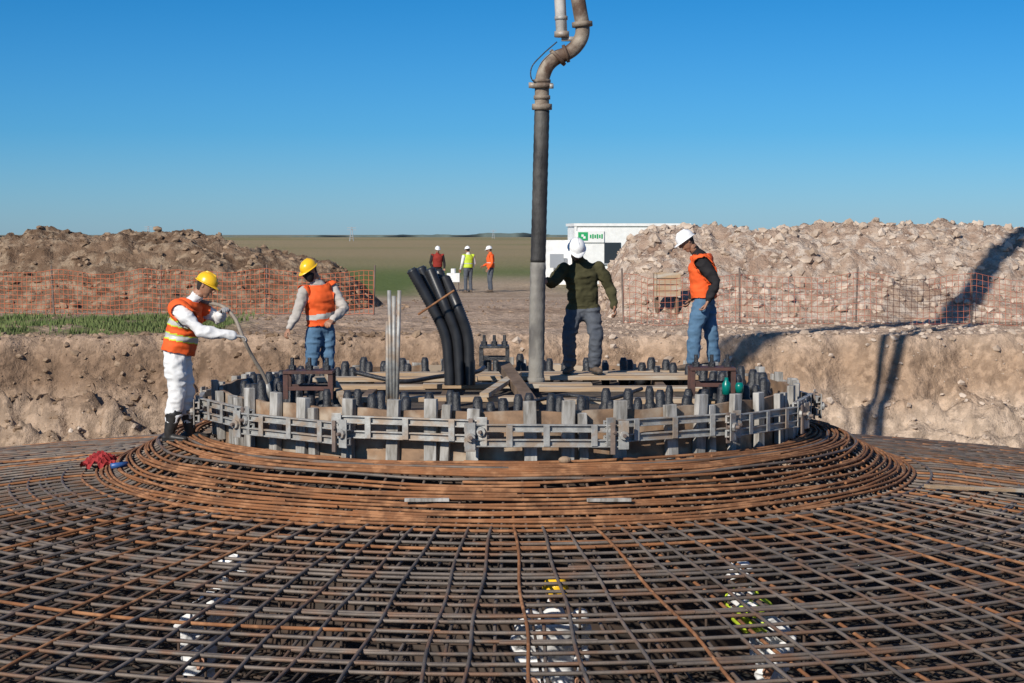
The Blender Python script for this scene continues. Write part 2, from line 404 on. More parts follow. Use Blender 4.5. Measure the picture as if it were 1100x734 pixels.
for r in np.arange(4.6,9.6,1.4):
    for k in range(int(r*4)):
        a=2*math.pi*(k+random.random()*.5)/int(r*4);sp.append(np.array([[CX+r*math.cos(a),CY+r*math.sin(a),z] for z in(-2.1,zp(r)-.04)]))
for k in range(126):
    a=2*math.pi*k/126;sp.append(np.array([[CX+q*math.cos(a),CY+q*math.sin(a),z] for q,z in((9.75,-.96),(9.9,-1.1),(9.9,-2.1))]))
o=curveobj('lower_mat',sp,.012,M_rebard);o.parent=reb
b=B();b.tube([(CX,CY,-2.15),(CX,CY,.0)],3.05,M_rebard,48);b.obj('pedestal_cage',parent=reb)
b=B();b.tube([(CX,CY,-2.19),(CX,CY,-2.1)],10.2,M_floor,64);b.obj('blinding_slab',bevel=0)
b=B()
def onmesh(px,py):
    d=14
    for _ in range(60):
        x=(px-550)/F*d;r=math.hypot(x-CX,d-CY);z=zp(r)+.045
        d2=(CZ-z)*F/(py-252);d=.6*d+.4*d2
    return Vector(((px-550)/F*d,d,zp(math.hypot((px-550)/F*d-CX,d-CY))+.045))
for px,py in((458,541),(655,541)):
    c=onmesh(px,py);b.box(c+Vector((0,0,.02)),(.4,.05,.03),M_gwood,rz=.03)
b.obj('timber_strip',bevel=.004)
b=B();p=onmesh(998,527);q=onmesh(1115,532);b.beam(p+Vector((0,0,.03)),q+Vector((0,0,.03)),.1,.035,M_plank);b.obj('timber_plank',bevel=.004)
b=B();q=W(607,496,17.1);b.ell((q.x,q.y,zp(3.4)+.05),.06,.045,.035,M_rockd);b.obj('loose_stone')
b=B();c=onmesh(106,500);vs=[];n=14
for i in range(n):
    for j in range(n):
        u=(i/(n-1)-.5);v=(j/(n-1)-.5)
        vs.append(c+Vector((u*.36,v*.5,.02+.10*max(0,1-4*(u*u+v*v))+.05*math.sin(i*1.3+j)*math.cos(j*1.7))))
b.add(vs,[(i*n+j,(i+1)*n+j,(i+1)*n+j+1,i*n+j+1) for i in range(n-1) for j in range(n-1)],M_cloth)
b.obj('red_cloth',False)
b=B();c=onmesh(122,505);b.tube([c+Vector((-.05,0,.03)),c+Vector((.1,.1,.04))],.03,mat('blue_plastic',(.03,.1,.3),rough=.4),8);b.obj('blue_bottle',True)
# ---------------- formwork ring
fw=empty('circular_formwork')
b=B();n=72;RP_=3.16
vs=[];fs=[]
for k in range(n):
    a=2*math.pi*k/n
    for (q,z) in((RP_,-.0),(RP_,.53),(RP_-.04,.53),(RP_-.04,-.0)):vs.append((CX+q*math.cos(a),CY+q*math.sin(a),z+(.012*math.sin(k*2.1) if z>.3 else 0)))
for k in range(n):
    o=k*4;p=((k+1)%n)*4
    for j in range(4):fs.append((o+j,o+(j+1)%4,p+(j+1)%4,p+j))
b.add(vs,fs,M_ply)
b.obj('form_panels',parent=fw)
b=B();NV=44
for k in range(NV):
    a=2*math.pi*(k+.5)/NV+random.uniform(-.03,.03);pair=(k%3==1)
    for j in range(2 if pair else 1):
        aa=a+j*.045;h=.56+random.uniform(-.06,.05)
        t=random.uniform(-.05,.05)
        R=Matrix.Rotation(aa,3,'Z')@Matrix.Rotation(t,3,'X')@Matrix.Rotation(random.uniform(-.02,.04),3,'Y')
        b.box((CX+(RP_+.045)*math.cos(aa),CY+(RP_+.045)*math.sin(aa),.04+h/2-.03*j),(.07,.12 if j==0 else .085,h),M_gwood,M=R)
b.obj('upright_boards',parent=fw,bevel=.006)
b=B();NS=16;RW=RP_+.13
for k in range(NS):
    a=2*math.pi*(k+.3)/NS;hl=RW*math.tan(math.pi/NS)+.12
    r0=RW+(.0 if k%2 else .055);dz=(.0 if k%2 else -.035)+random.uniform(-.012,.012)
    T=Vector((-math.sin(a),math.cos(a),0));Nn=Vector((math.cos(a),math.sin(a),0));C=Vector((CX,CY,0))+Nn*r0
    tilt=random.uniform(-.014,.014)
    for z in(.43,.29):
        p0=C-T*hl+Vector((0,0,z+dz-tilt));p1=C+T*hl+Vector((0,0,z+dz+tilt))
        b.beam(p0,p1,.022,.075,M_galv)
        b.beam(p0+Nn*.024+Vector((0,0,.03)),p1+Nn*.024+Vector((0,0,.03)),.026,.013,M_galv)
        b.beam(p0+Nn*.024-Vector((0,0,.03)),p1+Nn*.024-Vector((0,0,.03)),.026,.013,M_galv)
    for e in(-1,1):
        b.box(C+T*e*(hl-.05)+Nn*.05+Vector((0,0,.36+dz)),(.012,.10,.27),M_galv,rz=a)
        b.tube([C+T*e*(hl-.05)+Vector((0,0,.36+dz)),C+T*e*(hl-.05)+Nn*.13+Vector((0,0,.36+dz))],.018,M_steelpost,8)
        b.tube([C+T*e*(hl-.05)+Nn*.06+Vector((0,0,.36+dz)),C+T*e*(hl-.05)+Nn*.09+Vector((0,0,.36+dz))],.045,M_galv,8)
    for e in(-.5,.0,.5):
        b.box(C+T*(e+random.uniform(-.08,.08))*hl+Nn*.045+Vector((0,0,.36+dz)),(.01,.06,.2),M_galv,rz=a)
    b.box(C+T*(hl*.8)+Nn*.06+Vector((0,0,.33+dz)),(.02,.045,.3),M_steelpost,rz=a)
b.obj('steel_walers',parent=fw,bevel=.003)
b=B();b.tube([(CX,CY,.0),(CX,CY,.34)],3.115,M_inner,72);b.obj('ring_fill',parent=fw)
b=B()
for R_,NB,off in((2.88,62,0),(2.56,62,.5)):
    for k in range(NB):
        a=2*math.pi*(k+off)/NB+random.uniform(-.012,.012);x=CX+R_*math.cos(a);y=CY+R_*math.sin(a);h=.31+random.uniform(-.06,.04);lx=random.uniform(-.02,.02)
        s=random.uniform(.85,1.15)
        b.tube([(x,y,.34),(x+lx*.2,y,.39),(x+lx*.4,y,.40),(x+lx*.5,y,.34+h*.45),(x+lx*.7,y,.34+h*.55),(x+lx,y,.34+h*.85),(x+lx,y,.34+h)],
            [.05*s,.055*s,.07*s,.062*s,.045*s,.047*s,.03*s],M_blk,8)
b.obj('anchor_bolts',True)
b=B()
for (x0,x1,yy,z) in((-2.3,-.4,21.3,.52),(-2.4,-.1,20.9,.47),(-.6,2.2,22.0,.515),(-.4,2.2,21.72,.51),(-1.0,.9,20.7,.5),(.3,2.1,20.4,.49),(-2.2,.2,19.3,.47),(.2,2.1,19.1,.47),(-1.9,1.8,22.4,.5),(1.1,2.5,22.5,.51)):
    z+=random.uniform(-.004,.004);b.beam((x0,yy+random.uniform(-.05,.05),z),(x1,yy+random.uniform(-.12,.12),z+.004),.24,.05,M_plank)
for (xx,y0,y1) in((-1.6,18.6,22.5),(1.7,18.6,22.6),(.1,18.5,22.6),(-.75,18.3,22.6)):
    b.beam((xx,y0,.415),(xx+.05,y1,.415),.1,.09,M_dwood)
b.obj('timber_walkway',bevel=.005)
b=B();b.beam(W(541,393,21.0),W(572,437,18.6),.14,.1,M_dwood);b.obj('timber_beam',bevel=.006)
b=B();b.beam(W(352,402,19.5),W(372,436,18.0),.08,.06,M_plank);b.beam(W(520,425,19),W(556,402,20.4),.1,.05,M_plank)
b.obj('timber_offcut',bevel=.005)
def stand(px,pyb,d,w,h,nm,m=M_redbrk):
    b=B();p=W(px,pyb,d)
    for sx in(-1,1):
        for sy in(-1,1):
            b.box((p.x+sx*w*.45,p.y+sy*.14,p.z+h/2),(.05,.05,h),m)
    b.box((p.x,p.y,p.z+h),(w,.36,.03),m);b.box((p.x,p.y-.14,p.z+h*.4),(w*.9,.03,.04),m);b.box((p.x,p.y+.14,p.z+h*.4),(w*.9,.03,.04),m)
    for e in(-.35,0,.35):
        b.tube([(p.x+e*w,p.y,p.z+h+.01),(p.x+e*w,p.y,p.z+h+.06),(p.x+e*w,p.y,p.z+h+.065),(p.x+e*w,p.y,p.z+h+.14)],[.04,.04,.022,.02],M_blk,6)
    b.obj(nm,bevel=.003)
stand(332,428,18.6,.5,.27,'steel_stand');stand(531,393,22.8,.36,.24,'steel_stand.001',M_blk);stand(765,424,18.9,.46,.27,'steel_stand.002')
b=B();p=W(781,424,18.5);b.tube([p,p+Vector((0,0,.11)),p+Vector((0,0,.14)),p+Vector((0,0,.17))],[.045,.045,.02,.018],M_teal,10);b.obj('plastic_bottle',True)
b=B();p=W(795,422,18.6);b.tube([p,p+Vector((0,0,.07)),p+Vector((.0,0,.1))],[.04,.045,.03],M_teal,10);b.obj('paint_can',True)
b=B()
tops=[(442,290),(452,288),(462,290),(471,292),(478,299)]
for i,(tx,ty) in enumerate(tops):
    bx=483+i*5.5;d=20.2+(.12 if i%2 else -.02)
    pts=[W(bx,414,d),W(bx-1,392,d),W(bx-3-.5*(4-i),360,d),W((bx-4)*.6+tx*.4-1,328,d),W(tx,ty,d+.05*i)]
    path=bez(pts,28);rs=[.058+(.006 if k%2 else -.004) for k in range(len(path))]
    b.tube(path,rs,M_cond,12,cap=True)
    e=path[-1];b.tube([e-(path[-1]-path[-3]).normalized()*.02,e+(path[-1]-path[-3]).normalized()*.012],.045,M_glass,10)
p=W(449,338,19.95);q=W(488,312,19.95);b.tube([p,q],.012,M_rust,6)
b.obj('corrugated_conduits',True)
b=B()
for x0,y0,x1,y1 in((418,312,420,432),(423,318,423,432),(429,312,426,432),(416,345,416,432)):
    b.tube([W(x1,y1,18.9),W(x0,y0,18.9)],.02,M_galv,8)
b.obj('steel_rods',True)
b=B();b.tube(bez([W(520,395,21.5),W(510,400,21),W(470,405,20.5),W(430,410,20),W(380,400,20.2)],10),.025,M_blk,8);b.tube(bez([W(570,432,18.5),W(610,425,19),W(650,430,18.8),W(690,418,19.2)],10),.02,M_blk,8);b.obj('cable',True)
# ---------------- pump hose + boom
ph=empty('concrete_pump_boom')
HD=21.2
b=B();path=bez([W(576,410,HD),W(577,340,HD),W(578,282,HD)],20);b.tube(path,[.09+.003*math.sin(i*1.7) for i in range(len(path))],M_hcon,16)
path=bez([W(578,282,HD),W(580,200,HD),W(582,120,HD)],24);b.tube(path,[.087+.002*math.sin(i*2.1) for i in range(len(path))],M_rubber,16)
b.tube([W(576,413,HD),W(576,406,HD)],.1,M_hcon,16)
b.obj('rubber_end_hose',True,ph)
b=B();V3=Vector
el=[(582,122),(582,95),(583,84),(588,72),(597,64),(607,60),(617,53),(624,42),(625,30),(622,12),(619,-10),(616,-60)]
path=bez([W(x,y,HD) for x,y in el],8);b.tube(path,[.082]*len(path),M_pipe,16)
for (x,y,x2,y2,r) in((582,119,582,113,.115),(582,108,582,104,.095),(582,96,582,91,.125),(597.5,65,600,62.5,.12),(606,60,609,59,.105),(625,31,624.6,26,.118),(582,90,582,87,.1)):
    b.tube([W(x,y,HD),W(x2,y2,HD)],r,M_pipe,16)
b.box(W(572,93,HD-.05),(.09,.06,.06),M_galv);b.box(W(592,94,HD-.05),(.05,.08,.05),M_galv)
b.tube(bez([W(586,92,HD-.1),W(572,88,HD-.1),W(571,74,HD-.1),W(583,60,HD-.1),W(598,47,HD-.1)],8),.008,M_blk,6)
b.obj('steel_elbow_pipe',True,ph)
b=B()
top=V3((-.4,21.2,10.0));hd_=V3((.62,21.2,9.95))
b.tube([W(603,40,HD+.02),W(601,0,HD+.02),hd_+V3((-.24,0,0))],.065,M_strut,14)
b.tube([W(616,-60,HD),hd_+V3((.24,0,0))],.082,M_pipe,14)
b.tube([W(603,42,HD),W(603,36,HD)],.085,M_galv,14);b.tube([W(602.4,24,HD+.02),W(602.3,20,HD+.02)],.075,M_galv,14)
b.box(W(612,44,HD),(.2,.05,.05),M_galv)
b.tube([top,hd_+V3((.35,0,0))],.12,M_boom,14)
b.obj('support_strut',True,ph)
b=B()
b.beam(top,V3((-6.3,14.5,9.9)),.26,.34,M_boom);b.beam(top,V3((.85,23.0,11.85)),.5,.5,M_boom);b.beam(V3((.8,22.9,11.8)),V3((5.5,30,17)),.45,.55,M_boom)
b.tube([top+V3((0,.3,.3)),V3((-6.3,14.8,10.2))],.07,M_pipe,10)
b.tube([top+V3((-.35,0,0)),top+V3((.35,0,0))],.26,M_pipe,14)
b.obj('boom_arms',False,ph,bevel=.02)
# ---------------- fences
def fence(nm,x0,x1,y0,y1,h,m,cell,th,zoff=0):
    e=empty(nm);n=int(abs(x1-x0)/2.3)+1;b=B()
    def gp(t):
        x=x0+(x1-x0)*t;y=y0+(y1-y0)*t;return x,y,float(terr(np.array(x),np.array(y)))+zoff
    for i in range(n+1):
        x,y,z=gp(i/n);b.tube([(x,y,z-.1),(x+random.uniform(-.05,.05),y,z+h+.1)],.018,M_steelpost,6)
    b.obj('posts',parent=e)
    L=math.hypot(x1-x0,y1-y0);sp=[];nc=int(L/cell);nr=int(h/cell)
    def P(t,v):
        x,y,z=gp(t);sag=.07*math.sin(t*n*math.pi)**2+.02*math.sin(t*40);return (x,y-.03+.04*math.sin(t*55+v*3),z+.03+v*(h-.03-sag))
    for i in range(nc+1):sp.append(np.array([P(i/nc,v) for v in np.linspace(0,1,4)]))
    for j in range(nr+1):sp.append(np.array([P(t,j/nr) for t in np.linspace(0,1,nc//2)]))
    o=curveobj('netting',sp,th,m);o.data.bevel_resolution=0;o.parent=e
fence('safety_fence',-12,-2.9,39.3,38.6,.95,M_orange_net,.1,.0055)
fence('safety_fence.001',2.1,13,34.6,34.6,.95,M_red_net,.11,.0042)
b=B();p=W(716,306,37)
for k in range(4):b.box((p.x,p.y-.2,p.z-.18+k*.125),(.52,.02,.11),M_plank)
for sx in(-1,1):b.box((p.x+sx*.24,p.y-.22,p.z),(.05,.02,.5),M_plank)
b.box((p.x,p.y,p.z),(.5,.38,.46),M_dwood)
for sx in(-1,1):b.box((p.x+sx*.2,p.y,p.z-.4),(.06,.3,.5),M_dwood)
b.obj('wooden_crate',bevel=.004)
# cabin
cb=empty('site_office_cabin');a=rad(6);b=B();R=Matrix.Rotation(a,3,'Z');c0=W(618,252,80);c0.z=-.15
def cab(x,y,z):return c0+R@Vector((x,y,z))
Lc,Wc,Hc=5.0,2.5,2.72
b.box(cab(Lc/2,Wc/2,Hc/2),(Lc,Wc,Hc),M_white,M=R);b.box(cab(-.7,Wc/2+.4,1.05),(1.3,1.8,2.1),M_white,M=R);b.obj('walls',parent=cb)
b=B();b.box(cab(Lc/2,Wc/2,Hc+.05),(Lc+.15,Wc+.15,.12),M_white,M=R);b.box(cab(Lc/2,Wc/2,.0),(Lc+.1,Wc+.1,.2),M_steelpost,M=R)
for x in(0,Lc):b.box(cab(x,-.02,Hc/2),(.1,.06,Hc),M_white,M=R)
b.obj('roof_and_frame',parent=cb)
b=B();b.box(cab(1.62,-.02,1.55),(.72,.05,.9),M_glass,M=R);b.box(cab(1.6,-.04,1.07),(.8,.08,.06),M_mast,M=R);b.box(cab(3.3,-.02,1.0),(.85,.05,1.95),M_white,M=R);b.box(cab(2.88,-.03,1.0),(.05,.05,1.95),M_mast,M=R);b.box(cab(3.74,-.03,1.0),(.05,.05,1.95),M_mast,M=R);b.box(cab(-.75,.47,1.2),(.6,.05,.6),M_mast,M=R);b.obj('window_and_door',parent=cb)
b=B();b.box(cab(.65,-.04,2.25),(1.2,.05,.5),M_white,M=R);b.box(cab(.32,-.07,2.27),(.42,.03,.36),M_green,M=R)
b.box(cab(.3,-.09,2.3),(.1,.02,.1),M_white,M=R);b.box(cab(.38,-.09,2.22),(.1,.02,.1),M_white,M=R)
for i in range(6):b.box(cab(.65+i*.1,-.07,2.27),(.06,.03,.14+.05*(i%2)),M_green,M=R)
b.obj('sign_panel',parent=cb)
# ---------------- people
def remesh(b,name,voxel,smooth_it=3):
    me=bpy.data.meshes.new(name);me.from_pydata(b.v,[],b.f);o=bpy.data.objects.new(name,me);sc.collection.objects.link(o)
    m=o.modifiers.new('r','REMESH');m.mode='VOXEL';m.voxel_size=voxel
    s=o.modifiers.new('s','SMOOTH');s.iterations=smooth_it;s.factor=.5
    dg=bpy.context.evaluated_depsgraph_get();ev=o.evaluated_get(dg);m2=bpy.data.meshes.new_from_object(ev)
    o.modifiers.clear();o.data=m2;bpy.data.meshes.remove(me)
    m2.polygons.foreach_set('use_smooth',[True]*len(m2.polygons));return o
def segd(P,a,b_):
    a=np.array(a);b_=np.array(b_);ab=b_-a;t=np.clip(((P-a)@ab)/(ab@ab),0,1);return np.linalg.norm(P-(a+t[:,None]*ab),axis=1),t
def hand(par,wr,dr,nrm,curl,m,side=1,s=1.0):
    wr=Vector(wr);dr=Vector(dr).normalized();nrm=Vector(nrm);nrm=(nrm-dr*nrm.dot(dr)).normalized();sd=dr.cross(nrm)*side
    b=B();b.loft([(wr-dr*.03*s,.026*s,.024*s),(wr+dr*.02*s,.036*s,.018*s),(wr+dr*.085*s,.042*s,.016*s)],sd,m,10)
    for i,(o,l) in enumerate(((-.032,.066),(-.011,.078),(.011,.073),(.032,.056))):
        p=wr+dr*.09*s+sd*o*s;ang=curl*.5;q=[p-dr*.02*s,p];d=dr.copy()
        for k,fr in enumerate((.45,.32,.23)):
            d=(dr*math.cos(ang)+nrm*math.sin(ang));p=p+d*l*fr*s;q.append(p);ang+=curl*.75
        b.loft([(q[0],.0095*s,.0095*s),(q[1],.0095*s,.0095*s),(q[2],.009*s,.009*s),(q[3],.0085*s,.0085*s),(q[4],.007*s,.007*s)],sd,m,8)
    p=wr+dr*.03*s-sd*.03*s;d=(dr*.75-sd*.55+nrm*.35*curl).normalized();p2=p+d*.045*s;d2=(dr*.9-sd*.1+nrm*.5*curl).normalized()
    b.loft([(p-d*.01,.014*s,.013*s),(p2,.011*s,.011*s),(p2+d2*.035*s,.008*s,.008*s)],nrm,m,8)
    o=remesh(b,'hand',.0052,1);o.data.materials.append(m);o.parent=par
def person(name,base,J,st):
    base=Vector(base);J={k:Vector(v) for k,v in J.items()};par=empty(name,(0,0,0))
    G=lambda k:base+J[k]
    sh=(J['shR']-J['shL']).normalized();hs=(J['hipR']-J['hipL']).normalized();k=st.get('bulk',1.0)
    hf=J['hf'].normalized();hu=J['hu'];hu=(hu-hf*hu.dot(hf)).normalized();hr=hf.cross(hu)
    nk=G('neck');pv=G('pelvis');ch=(G('shL')+G('shR'))/2;ax=(ch-pv)
    tf=sh.cross(ax).normalized();big=st.get('boot_h',.12)>=.2
    if tf.dot(hf)<0:tf=-tf
    b=B()
    mid=lambda t,o=0:pv+ax*t+tf*o
    b.loft([(pv-Vector((0,0,.08)),.135*k,.105*k),(pv,.165*k,.12*k),(mid(.25,.005),.162*k,.122*k),(mid(.5,.005),.165*k,.12*k),(mid(.8,.01),.19*k,.125*k),(mid(.97),.175*k,.10*k),(nk-(nk-ch)*.25,.085,.075)],sh,P_skin,18)
    b.loft([(ch,.07,.065),(nk,.06,.062),(nk+(G('head')-nk)*.5,.055,.06)],sh,P_skin,12)
    loose=st.get('loose',1.0)
    for S in'LR':
        s_,e,h=G('sh'+S),G('el'+S),G('ha'+S)
        b.loft([(s_,.07*k,.07*k),(s_.lerp(e,.4),.06*loose*k,.062*loose*k),(e,.05*loose,.052*loose),(e.lerp(h,.35),.05*loose,.05*loose),(h.lerp(e,.06),.036*loose,.036*loose)],(0,1,.1),P_skin,12)
        hp,kn,an=G('hip'+S),G('kn'+S),G('an'+S)
        lo=[(an+(kn-an)*.55,.07*loose,.074*loose),(an+(kn-an)*.15,.042,.045)] if big else [(kn.lerp(an,.35),.066*loose,.07*loose),(an+(kn-an)*.1,.062*loose,.066*loose)]
        b.loft([(hp,.1*k,.105*k),(hp.lerp(kn,.4),.088*loose,.095*loose),(kn,.068*loose,.072*loose)]+lo,hs,P_skin,14)
    o=remesh(b,'body',.0125,3);me=o.data
    n=len(me.vertices);co=np.empty(n*3,'f');me.vertices.foreach_get('co',co);co=co.reshape(-1,3)
    nr=np.empty(n*3,'f');me.vertices.foreach_get('normal',nr);nr=nr.reshape(-1,3)
    fo=st.get('fold',.016)
    nz=(vn3(co[:,0]*7,co[:,1]*7,co[:,2]*15,3)-.5)+.35*(vn3(co[:,0]*18,co[:,1]*18,co[:,2]*30,5)-.5)
    nz=-np.abs(nz)*1.4+.3
    co=co+nr*(nz*fo)[:,None];me.vertices.foreach_set('co',co.ravel());me.update()
    nf=len(me.polygons);C=np.empty(nf*3,'f');me.polygons.foreach_get('center',C);C=C.reshape(-1,3).astype(float)
    D=[];T=[]
    segs=[('torso',pv,ch,.15*k),('neck',nk+(G('head')-nk)*.15,G('head'),.055)]
    for S in'LR':
        segs+=[('arm',G('sh'+S)+(G('el'+S)-G('sh'+S))*.12,G('el'+S),.052),('fore',G('el'+S),G('ha'+S),.045),('leg',G('hip'+S)-Vector((0,0,.06)),G('kn'+S),.09),('calf',G('kn'+S),G('an'+S),.06)]
    for (nm,a,c,r) in segs:
        d,t=segd(C,a,c);D.append(d/r);T.append(t)
    D=np.array(D);best=D.argmin(0);names=[s[0] for s in segs]
    tt=((C-np.array(pv))@np.array(ax))/ax.length_squared
    mats=[st['shirt'],st['pants'],P_skin,st.get('sleeve',st['shirt'])]
    for m in mats:me.materials.append(m)
    mi=np.zeros(nf,'i')
    for i in range(len(segs)):
        w=best==i;nm=names[i]
        if nm=='torso':mi[w]=0;mi[w&(tt<st.get('hem',.05))]=1
        elif nm=='neck':mi[w]=2
        elif nm in('arm','fore'):mi[w]=3
        else:
            mi[w]=1
            if nm=='leg':mi[w&(tt>st.get('hem',.05))]=0
    me.polygons.foreach_set('material_index',mi);o.parent=par
    if st.get('vest'):
        lo,hi=st.get('vrange',(.02,1.12))
        isT=np.isin(best,[i for i,nm in enumerate(names) if nm in('torso','leg')])&(tt>lo)&(tt<hi)
        sel=np.where(isT)[0];mp={};vv=[];ff=[];mm=[]
        vidx=[list(me.polygons[i].vertices) for i in sel]
        for i,vl in zip(sel,vidx):
            f=[]
            for v in vl:
                if v not in mp:mp[v]=len(vv);vv.append(tuple(co[v]+nr[v]*.02))
                f.append(mp[v])
            ff.append(f)
            t=tt[i];kk=0
            for (q0,q1) in st.get('bands',((.28,.36),(.55,.63))):
                if q0<t<q1:kk=1
                elif q0-.025<t<q1+.025 and st.get('ytrim'):kk=2
            mm.append(kk)
        vm=bpy.data.meshes.new('vest');vm.from_pydata(vv,[],ff)
        for m in(st['vest'],P_silver,P_yelt,st['shirt']):vm.materials.append(m)
        vm.polygons.foreach_set('material_index',mm);vm.polygons.foreach_set('use_smooth',[True]*len(ff));vm.update()
        vo=bpy.data.objects.new('hi_vis_vest',vm);sc.collection.objects.link(vo);vo.parent=par
        sm_=vo.modifiers.new('sm','SMOOTH');sm_.iterations=3
        so=vo.modifiers.new('s','SOLIDIFY');so.thickness=.008;so.offset=1
    b=B();hc=G('head')
    H=lambda r,f,u:hc+hr*r+hf*f+hu*u
    b.loft([(H(0,.035,-.10),.032,.035),(H(0,.028,-.075),.052,.062),(H(0,.012,-.04),.066,.083),(H(0,.0,.0),.073,.092),(H(0,-.004,.05),.075,.096),(H(0,-.008,.085),.062,.08)],hr,P_skin,16)
    b.loft([(H(0,.096,.02),.009,.009),(H(0,.112,-.018),.014,.012),(H(0,.1,-.03),.016,.01)],hr,P_skin,8)
    for e in(-1,1):
        b.loft([(H(e*.077,-.01,.02),.008,.016),(H(e*.079,-.008,-.025),.006,.011)],hr,P_skin,8)
    b.loft([(H(0,.09,-.062),.024,.009),(H(0,.088,-.068),.022,.008)],hr,P_skin,8)
    b.loft([(H(0,-.03,-.13),.052,.055),(H(0,-.02,-.04),.052,.06)],hr,P_skin,10)
    o=remesh(b,'head',.0065,2);o.data.materials.append(P_skin);o.parent=par
    b=B()
    for e in(-1,1):
        b.ell(H(e*.031,.083,.005),.012,.012,.008,P_eye,n=8,h=6);b.ell(H(e*.031,.093,.005),.006,.006,.006,P_pupil,n=8,h=6)
        b.loft([(H(e*.018,.095,.026),.004,.005),(H(e*.046,.084,.027),.003,.005)],hf,P_hair,6)
    b.loft([(H(-.02,.097,-.064),.003,.003),(H(.02,.097,-.064),.003,.003)],hf,P_lip,6)
    if st.get('mask'):b.loft([(H(0,.05,-.10),.045,.055),(H(0,.04,-.05),.07,.082),(H(0,.035,-.03),.07,.085)],hr,P_black,12)
    if st.get('beard'):b.loft([(H(0,.04,-.108),.034,.038),(H(0,.03,-.085),.054,.068)],hr,P_hair,12)
    b.loft([(H(0,-.035,-.055),.055,.05),(H(0,-.03,.0),.073,.075),(H(0,-.012,.06),.079,.09)],hr,P_hair,14)
    b.obj('face_and_hair',True,par)
    if st.get('helmet'):
        b=B();n=20;vs=[];fs=[];hm=st['helmet'];R_=7
        for i in range(R_+1):
            th=math.pi/2*i/R_
            for q in range(n):
                a=2*math.pi*q/n;rr=math.cos(th)
                vs.append(H(.1*rr*math.cos(a),.12*rr*math.sin(a)-.005,.035+.108*math.sin(th)**.9+(.006 if abs(math.cos(a))<.2 else 0)))
        for i in range(R_):
            for q in range(n):
                q2=(q+1)%n;fs.append((i*n+q,i*n+q2,(i+1)*n+q2,(i+1)*n+q))
        b.add(vs,fs,hm)
        vs=[];fs=[]
        for q in range(n):
            a=2*math.pi*q/n;fx=max(0,math.sin(a))**2
            vs+= [H(.096*math.cos(a),.115*math.sin(a)-.005,.037),H(.112*math.cos(a),(.131+.045*fx)*math.sin(a)-.005,.028-.012*fx),H(.112*math.cos(a),(.131+.045*fx)*math.sin(a)-.005,.022-.012*fx),H(.096*math.cos(a),.115*math.sin(a)-.005,.028)]
        for q in range(n):
            o_=q*4;p_=((q+1)%n)*4
            for j in range(4):fs.append((o_+j,p_+j,p_+(j+1)%4,o_+(j+1)%4))
        b.add(vs,fs,hm)
        b.loft([(H(0,.1,.08),.014,.008),(H(0,.05,.135),.014,.01),(H(0,-.05,.138),.014,.01),(H(0,-.11,.08),.012,.008)],hr,hm,8)
        b.obj('hard_hat',True,par)
    for S in'LR':
        e,h=G('el'+S),G('ha'+S);d=(h-e).normalized()
        hd=J.get('hd'+S,None);d=hd.normalized() if hd else d
        hand(par,h,d,J.get('hn'+S,Vector((0,-1,-.3))),st.get('curl',1.0),st.get('hand',P_skin),1 if S=='R' else -1)
        an=G('an'+S);fd=J['ft'+S].normalized();kn=G('kn'+S)
        b=B();bm_=st['boot'];sd=Vector((0,0,1)).cross(fd);g0=Vector((an.x,an.y,an.z-.085))
        b.loft([(g0-fd*.06+Vector((0,0,.04)),.036,.036),(g0+Vector((0,0,.045)),.042,.042),(g0+fd*.1+Vector((0,0,.038)),.046,.034),(g0+fd*.18+Vector((0,0,.032)),.04,.026)],sd,bm_,12)
        tp=st.get('boot_h',.12);ud=(kn-an).normalized()
        b.loft([(g0+Vector((0,0,.05)),.045,.05),(g0+Vector((0,0,.1)),.048 if not big else .056,.05 if not big else .06),(an+ud*tp*.5,.068 if big else .05,.072 if big else .054),(an+ud*tp,.088 if big else .055,.092 if big else .058)],sd,bm_,12)
        o=remesh(b,'boot',.01,1);o.data.materials.append(bm_);o.parent=par
        b=B();b.loft([(g0-fd*.07+Vector((0,0,.012)),.04,.014),(g0+fd*.08+Vector((0,0,.012)),.05,.014),(g0+fd*.19+Vector((0,0,.012)),.038,.014)],sd,P_boot,12)
        b.obj('boot_sole',True,par)
    return par
b1=W(188,474,19.4)
person('construction_worker',b1,dict(
 head=(.33,-.02,1.64),hf=(.9,-.15,-.42),hu=(.3,0,1),neck=(.20,0,1.50),shL=(.06,-.17,1.40),shR=(.20,.2,1.42),pelvis=(.02,0,.92),
 elL=(.30,-.26,1.17),haL=(.66,-.2,1.12),elR=(.42,.2,1.26),haR=(.50,.0,1.36),hnL=(0,0,-1),hnR=(.3,-.5,-.5),
 hipL=(.01,-.09,.86),knL=(.03,-.1,.47),anL=(-.06,-.08,.085),hipR=(.03,.1,.86),knR=(.09,.1,.47),anR=(.12,.12,.085),ftL=(1,-.25,0),ftR=(1,.15,0)),
 dict(shirt=P_white,pants=P_white,vest=P_or,helmet=P_hy,boot=P_boot,boot_h=.22,loose=1.2,bulk=1.08,hand=P_glove,ytrim=True,bands=((.3,.4),(.6,.7)),vrange=(.02,1.15),fold=.045,curl=1.1))
b=B();b.tube(bez([b1+Vector(p) for p in((.12,.16,1.5),(.3,.1,1.46),(.50,-.02,1.42),(.64,-.1,1.3),(.74,-.2,1.1),(.82,-.1,.9),(.93,.0,.68),(.98,.05,.5))],12),.02,mat('vibrator_hose',(.3,.25,.2),(.2,.17,.14),rough=.7,scale=20),10)
b.tube([b1+Vector((.955,.03,.6)),b1+Vector((1.0,.08,.42))],.03,M_galv,10);b.obj('concrete_vibrator_hose',True)
b2=W(342,252,23.5);b2.z=.12
